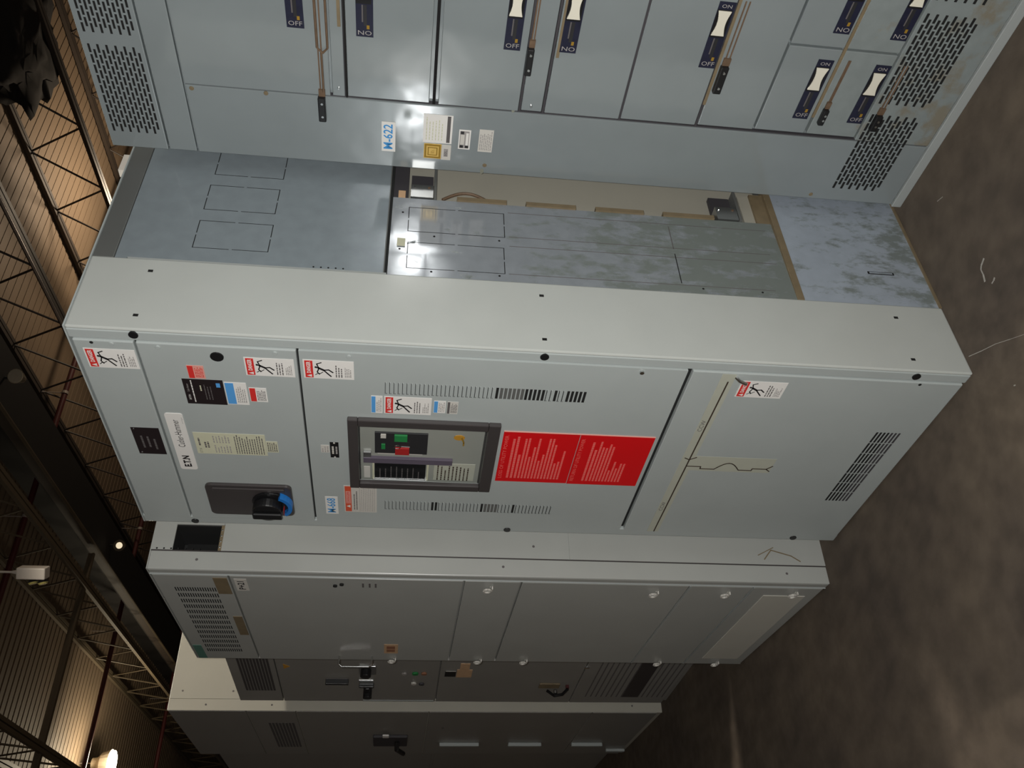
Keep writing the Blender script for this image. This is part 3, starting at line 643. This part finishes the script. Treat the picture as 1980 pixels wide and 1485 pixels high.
breaker(.417, 1.776, on=False); breaker(.410, 1.608, on=False, ends=('ON', 'OFF')); breaker(.411, 1.240); breaker(.418, 1.098, ends=('ON', 'OFF'))
breaker(.412, .730); breaker(.284, .423); breaker(.284, .265); breaker(.542, .419, on=False, ends=('ON', 'OFF')); breaker(.539, .265, ends=('ON', 'OFF'))
# sliding operators: black grips on rusty track bars
def operator(s0, s1, z0, z1, track_end, brown=True):
    o = MB().box(s0, s1, z0 + .004, z1 - .002, .004, .020, 'black').build('operator_grip', c, bevel=.003)
    MB().disc(s0 + .018, (z0 + z1) / 2, .0035, .020, .0215, 'screw', 8).disc(s1 - .016, (z0 + z1) / 2, .0035, .020, .0215, 'screw', 8).build('grip_screw', o)
    t = MB().box(s1, track_end, z0 + .006, z0 + .0095, .002, .006, 'rust').box(s1, track_end, z1 - .012, z1 - .0085, .002, .006, 'rust')
    t.box(s1, track_end, z0 + .0095, z1 - .012, .002, .0045, 'paint_old').box(s1, s1 + .02, z0 + .004, z1 - .005, .003, .010, 'rust'); t.build('operator_track', c)
operator(.151, .226, 1.731, 1.757, .62); operator(.348, .425, 1.200, 1.224, .62); operator(.345, .425, .690, .718, .60); operator(.275, .324, .372, .394, .47); operator(.270, .320, .214, .240, .47)
b = MB()                                                             # forked bar end of the top operator
for z in (1.722, 1.748): b.tube([(.356, -.010, 1.735), (.372, -.012, z), (.62, -.012, z)], .003, 'rust', 6)
b.tube([(.24, -.010, 1.7385), (.356, -.010, 1.7385)], .003, 'rust', 6).build('forked_bar', c)
plugs(c, [(.250, 1.700), (.246, 1.188)], .0035, 'screw', 'screw', d=.004, d0=.001)
plugs(c, [(.213, 2.080), (.217, 1.890), (.034, 2.094 - .8), (.02, .30)], .006, 'screw', 'bronze', d=.002, d0=.003)
for s, z, w, h in ((.30, 1.80, .06, .015), (.245, 1.235, .05, .010), (.012, 1.30, .02, .008)):
    pts = [(s + w * (.4 + .12 * random.random()) * math.cos(R(a)), z + h * (.5 + .35 * random.random()) * math.sin(R(a))) for a in range(0, 360, 24)]
    MB().poly(pts, .003, .0036, 'glue').build('glue_residue', c)
for s0, s1, z in ((.43, .66, 1.692), (.40, .70, 1.142), (.30, .66, .722), (.29, .66, .408)):
    MB().box(s0, s1, z - .004, z + .004, .001, .0050, 'bronze').build('rust_streak', c)
D6 = .003
sticker(c, .058, .158, 1.550, 1.588, 'white', 'asset_tag', art=art_tag('M-622'), d=D6, label='white tag reading M-622')
def art_w(m, s0, s1, z0, z1, d):
    w, h = s1 - s0, z1 - z0
    m.lines(s0 + w * .1, s1 - w * .06, z0 + h * .3, z1 - h * .06, 6, 'yellow', d, .3); m.box(s0 + w * .04, s1 - w * .03, z0 + h * .07, z0 + h * .19, d - .0004, d, 'print')
sticker(c, .100, .195, 1.394, 1.474, 'white', 'rating_label', art=art_w, d=D6, label='white rating label')
def art_g(m, s0, s1, z0, z1, d):
    cx, cz = (s0 + s1) / 2, (z0 + z1) / 2
    for k, mm in ((.46, 'goldprint'), (.36, 'gold'), (.28, 'goldprint'), (.22, 'gold')): m.box(cx - (s1 - s0) * k, cx + (s1 - s0) * k, cz - (z1 - z0) * k, cz + (z1 - z0) * k, d - .0004, d + (.5 - k) * .001, mm)
    m.lines(cx - .008, cx + .008, cz - .005, cz + .005, 3, 'goldprint', d + .0006, .4)
sticker(c, .045, .096, 1.421, 1.470, 'gold', 'approval_label', art=art_g, d=D6, label='gold foil approval label')
def art_s(m, s0, s1, z0, z1, d): m.box(s0 + .012, s1 - .014, z0 + .008, z1 - .006, d - .0004, d, 'lightprint'); m.lines(s0 + .014, s1 - .016, z0 + .010, z1 - .008, 3, 'print', d + .0004, .5)
sticker(c, .043, .096, 1.394, 1.420, 'white2', 'serial_label', art=art_s, d=D6)
def art_3(m, s0, s1, z0, z1, d):
    m.box(s0 + .004, s1 - .004, z0 + .004, z1 - .003, d - .0004, d, 'lightprint'); m.box(s0 + .016, s1 - .016, z1 - .016, z1 - .005, d, d + .0004, 'white2'); m.box(s0 + .010, s1 - .010, z0 + .006, z0 + .013, d, d + .0004, 'white')
    for a, e in ((s0 + .005, z1 - .014), (s1 - .014, z1 - .014), (s0 + .005, z0 + .004)): m.box(a, a + .009, e, e + .010, d, d + .0006, 'blackprint')
sticker(c, .086, .152, 1.342, 1.375, 'white', 'ratings_plate', art=art_3, d=D6, label='white bordered plate')
sticker(c, .082, .158, 1.279, 1.319, 'white2', 'paper_label', art=art_lines(7, 'lightprint'), d=D6)

# ================================================================== THIRD CABINET
c = thing('metering_cabinet', 'grey cabinet left of the breaker cabinet, with a small louvred grille at its top', 'electrical cabinet', (-1.0123, -.1116, 0), -.0736)
H3 = 2.277; W3 = .921
MB().raw(-W3 + .004, -.004, .012, 1.05, .004, 2.055, 'paint_third').raw(-W3 + .004, -.004, .16, 1.05, 2.055, 2.225, 'paint_third').raw(-W3 + .004, -.16, .012, .16, 2.055, 2.225, 'gap').raw(-W3 + .004, -.004, .012, 1.05, 2.225, H3, 'paint_third').build('carcass', c)
b = MB('S'); b.box(.066, .155, 2.070, 2.205, -.16, -.15, 'hole').box(.152, .159, 2.062, 2.222, -.158, -.007, 'hole').box(.066, .152, 2.214, 2.224, -.15, -.007, 'hole').box(.066, .152, 2.0555, 2.060, -.15, -.007, 'hole').box(.066, .155, 2.060, 2.070, -.10, .0, 'bronze').build('recess_shade_lining', c)  # black plates added to paint the recess in shade, plus its brown edge
plugs(c, [(.078 + .02 * k, 2.066) for k in range(4)], .003, 'screw', 'screw', 'S', .002, 0)
MB('S').box(0, .062, 0, H3, -.006, 0, 'paint_third').build('side_strip', c, bevel=.002)
MB('S').box(.066, 1.05, 0, .912, -.006, 0, 'paint_third').box(.066, 1.05, .916, 2.060, -.006, 0, 'paint_third').box(.156, 1.05, 2.062, H3, -.006, 0, 'paint_third').box(.066, .156, 2.212, H3, -.006, 0, 'paint_third').build('side_panel', c)
MB('S').box(.062, .066, .0, H3, -.008, -.0015, 'frame').build('side_joint', c)
plugs(c, [(.034, 1.140), (.034, 2.130), (.034, .149), (.110, 1.035)], .0045, 'screw_hole', 'print', 'S', .001, 0)
plugs(c, [(.070, 2.26 - k * .022) for k in range(7)], .003, 'screw_hole', 'hole', 'S', .001, 0)
b = MB('S'); b.stroke([(.085, .22), (.12, .19), (.10, .12), (.08, .09)], .004, 0, .0008, 'bronze').stroke([(.10, .24), (.13, .18)], .003, 0, .0008, 'bronze').build('rust_streak', c)
MB().raw(-.036, -.006, 0, .013, 0, H3, 'paint_third').build('corner_post', c, bevel=.003)
MB().raw(-.040, -.036, -.003, .013, 0, H3, 'base_rail').build('door_edge_highlight', c, bevel=.001, label='door edge with painted highlight')  # pale strip paints the highlight running down the door edge
MB().raw(-W3, -W3 + .004, 0, 1.05, 0, H3, 'paint_dull').build('side_panel', c)
MB().raw(-W3, 0, 0, 1.05, H3, H3 + .003, 'paint_third').build('top_cover', c)
def pan3(z0, z1, name='door_panel', mm='paint_third', s0=-W3 + .006, s1=-.044, d=.002, bev=.002): return MB().box(s0, s1, z0, z1, -.013, d, mm).build(name, c, bevel=bev)
pan3(2.036, 2.272, 'grille_panel'); pan3(1.269, 2.030); pan3(1.076, 1.264); pan3(.490, 1.070); pan3(.262, .482); pan3(.006, .254, 'kick_panel')
MB().box(-.835, -.112, .045, .200, .002, .0045, 'panelwhite').build('lower_cover', c, bevel=.002, label='paler lower cover')
MB().box(W3 * -1 + .006, -.044, .484, .489, .0, .0042, 'base_rail').box(-W3 + .006, -.044, .2555, .2595, .0, .0042, 'base_rail').build('rail_edges', c)
for i in range(13):
    s = -.822 + i * .0535; b = MB()
    for k in range(17): b.box(s, s + .032, 2.089 + k * .0080, 2.089 + k * .0080 + .0034, .001, .0030, 'hole')
    b.build('louvre_row', c)
b = MB(); b.box(-W3 + .01, -.75, 2.236, 2.268, .002, .0032, 'teal').build('teal_sticker', c, label='faded teal sticker')
def art_p(m, s0, s1, z0, z1, d): m.text((s0 + s1) / 2, (z0 + z1) / 2, 'P+21', .03, 'blackprint', d, w=(s1 - s0) * .7, bold=.0006)
sticker(c, -.167, -.066, 1.979, 2.019, 'white2', 'handwritten_label', art=art_p, d=.002, label='white label handwritten P+21')
sticker(c, -.823, -.712, 1.477, 1.532, 'tan', 'orange_label', art=lambda m, s0, s1, z0, z1, d: m.box(s0 + .02, s0 + .05, z0 + .012, z1 - .010, d - .0004, d, 'tan_dk').box(s0 + .055, s1 - .02, z0 + .012, z1 - .010, d - .0004, d, 'tan_dk'), d=.002, label='faded orange label')
MB().box(-.62, -.42, 2.038, 2.07, .002, .0034, 'bronze').build('tape_patch', c); MB().box(-.20, -.06, 2.04, 2.085, .002, .0034, 'bronze').build('tape_patch', c)
plugs(c, [(-.103, 1.694), (-.09, 1.672)], .007, 'knob', 'hole', d=.006, d0=.002)
b = MB()
for k, z in enumerate((1.602, 1.580, 1.560)): b.box(-.115, -.080, z - .003, z + .003, .002, .0035, 'print')
b.build('tally_marks', c)
def tab(s, z):
    b = MB(); b.box(s - .016, s + .016, z - .010, z - .008, .002, .004, 'white2')
    b.tube([(s + .014 * math.cos(R(a)), -.012, z + .012 * math.sin(R(a))) for a in range(0, 361, 36)], .0038, 'white2', 6)
    b.box(s - .006, s + .016, z - .018, z - .014, .002, .012, 'white2').build('padlock_tab', c)
for s, z in ((-.102, 1.184), (-.112, .603), (-.104, .347), (-.092, .103), (-.905, 1.502), (-.905, 1.148), (-.905, .956), (-.905, .380), (-.900, .127)): tab(s, z)
MB().tube([(-.868, -.002, 1.712), (-.868, -.035, 1.712), (-.868, -.045, 1.700), (-.868, -.045, 1.592), (-.868, -.035, 1.580), (-.868, -.002, 1.580)], .0035, 'screw', 8).build('door_handle', c, label='bright wire door handle')

# ================================================================== FOURTH CABINET
X4, Y4 = -1.995, .17
c = thing('control_cabinet', 'dark cabinet front with selector switches, between the louvred cabinet and the beige-sided one', 'electrical cabinet', (X4, Y4, 0))
W4 = 1.062; H4 = 2.283
def l4(x): return x - X4
MB().raw(-W4, 0, .012, 1.0, 0, H4, 'paint_dull').build('carcass', c, bevel=.003)
for z0, z1, nm in ((2.06, H4 - .004, 'top_panel'), (1.272, 2.055, 'door_panel'), (.55, 1.267, 'door_panel'), (.03, .545, 'lower_panel')): MB().box(-W4 + .004, -.004, z0, z1, -.013, .003, 'paint_dull').build(nm, c, bevel=.002)
b = MB()
for k in range(10): b.box(l4(-2.90), l4(-2.30), 2.085 + k * .015, 2.096 + k * .015, .002, .0042, 'frame')
b.build('vent_slots', c)
b = MB()
for k in range(16): b.box(l4(-2.96), l4(-2.20), .05 + k * .028, .056 + k * .028, .002, .0042, 'print')
b.box(l4(-2.96), l4(-2.25), .185, .275, .003, .005, 'frame'); b.build('bottom_grille', c)
MB().poly([(l4(-2.54), 2.02), (l4(-2.60), 2.02), (l4(-2.57), 1.99)], .003, .0045, 'amber').build('warning_triangle', c)
MB().box(l4(-2.79), l4(-2.725), 1.72, 1.826, .003, .006, 'print').box(l4(-2.745), l4(-2.725), 1.715, 1.828, .006, .03, 'black').build('meter_hood', c, bevel=.002)
b = MB().box(l4(-2.655), l4(-2.545), 1.580, 1.662, .003, .010, 'steel').build('switch_plate', c, bevel=.002, label='bright switch plate')
MB().disc(l4(-2.59), 1.628, .026, .010, .045, 'black', 16).build('selector_knob', b, bevel=.003)
b = MB().box(l4(-2.765), l4(-2.735), 1.592, 1.665, .003, .008, 'steel').build('switch_plate', c, bevel=.002)
MB().box(l4(-2.785), l4(-2.768), 1.590, 1.664, .008, .030, 'black').disc(l4(-2.845), 1.622, .022, .003, .06, 'black', 14).box(l4(-2.85), l4(-2.77), 1.612, 1.632, .02, .04, 'black').build('pistol_handle', b, bevel=.003)
for s, z, mm, r in ((-2.643, 1.442, 'lightprint', .012), (-2.641, 1.388, 'green', .016), (-2.64, 1.345, 'tan_dk', .014), (-2.777, 1.392, 'white2', .014), (-2.783, 1.352, 'grey_in', .014)):
    MB().disc(l4(s), z, r, .003, .012, mm, 14).build('pilot_light', c, bevel=.002)
MB().box(l4(-2.680), l4(-2.605), 1.188, 1.242, .003, .006, 'black').box(l4(-2.607), l4(-2.603), 1.19, 1.24, .006, .008, 'white2').build('nameplate', c)
MB().box(l4(-2.690), l4(-2.590), 1.108, 1.184, .003, .005, 'tan').box(l4(-2.59), l4(-2.51), 1.125, 1.172, .003, .005, 'tan').build('paper_label', c, label='tan paper label')
b = MB().box(l4(-2.82), l4(-2.76), .640, .748, .003, .012, 'bronze').build('latch_plate', c, bevel=.003)
MB().tube([(l4(-2.83), -.02, .70), (l4(-2.86), -.035, .66), (l4(-2.84), -.035, .62), (l4(-2.79), -.025, .60)], .008, 'black', 8).disc(l4(-2.84), .655, .010, .012, .03, 'screw', 10).box(l4(-2.80), l4(-2.785), .592, .608, .004, .02, 'pipe').build('latch_handle', b)
MB().box(l4(-2.545), l4(-2.530), .532, .556, .003, .010, 'screw').build('hinge_pin', c, label='bright hinge pin')
MB().box(-.06, -.004, 0, H4, .003, .0045, 'paint').build('edge_strip', c)
b = MB().box(l4(-3.045), l4(-3.035), 1.28, 1.65, .003, .006, 'base_rail').build('edge_strip', c)

# ================================================================== FIFTH CABINET
c = thing('tall_cabinet', 'tallest cabinet, beige side lit above a slanting shadow, behind the selector switch cabinet', 'electrical cabinet', (-3.1529, .1476, 0), -.064)
H5 = 2.662; W5 = 1.0
MB().raw(-W5, -.003, .004, .90, 0, H5, 'cream').build('carcass', c, bevel=.002)
MB('S').box(0, .058, .002, H5 - .002, -.004, 0, 'cream').build('side_strip', c, bevel=.001); MB('S').box(.0605, .90, .002, H5 - .002, -.004, 0, 'cream').build('side_panel', c, bevel=.001)
plugs(c, [(.03, 2.28 + .19), (.03, 2.13), (.035, .17), (.10, 2.60), (.10, 2.34)], .005, 'screw_hole', 'print', 'S', .001, 0)
for z0, z1, nm in ((2.262, H5 - .006, 'top_panel'), (2.005, 2.256, 'vent_panel'), (1.300, 1.999, 'door_panel'), (.40, 1.294, 'door_panel'), (.03, .394, 'lower_panel')): MB().box(-W5 + .006, -.006, z0, z1, -.01, .003, 'paint_dull').build(nm, c, bevel=.002)
b = MB()
for k in range(8): b.box(-.80, -.24, 2.03 + k * .018, 2.042 + k * .018, .002, .0042, 'frame')
b.build('vent_slots', c)
b = MB().box(-.72, -.50, 1.40, 1.60, .003, .02, 'grey_in').build('operating_unit', c, bevel=.004)
MB().box(-.47, -.42, 1.508, 1.545, .02, .03, 'white').build('white_switch', b, bevel=.003, label='small white switch'); MB().tube([(-.60, -.02, 1.46), (-.62, -.06, 1.46), (-.70, -.065, 1.42)], .014, 'black', 8).build('crank', b)
for z0, z1 in ((.965, 1.205), (.580, .785), (.198, .392)):
    b = MB().box(-.715, -.690, z0, z1, .003, .024, 'paint').build('handle_bar', c, bevel=.003, label='pale vertical bar')
MB().disc(-.32, 1.205, .006, .003, .012, 'screw', 8).build('latch_screw', c)
MB().box(-.88, -.85, .02, .14, .003, .02, 'paint').build('foot_bar', c, bevel=.003)
# sixth
t = thing('end_cabinet', 'dark cabinet at the far end of the row, left of the tallest cabinet', 'electrical cabinet', (-4.20, .30, 0), -.064)
MB().raw(-.9, 0, 0, .9, 0, 2.62, 'paint_dull').build('carcass', t, bevel=.004); MB().box(-.88, -.02, .1, 1.2, 0, .004, 'paint_dull').box(-.88, -.02, 1.22, 2.56, 0, .004, 'paint_dull').build('door_panel', t, bevel=.002)
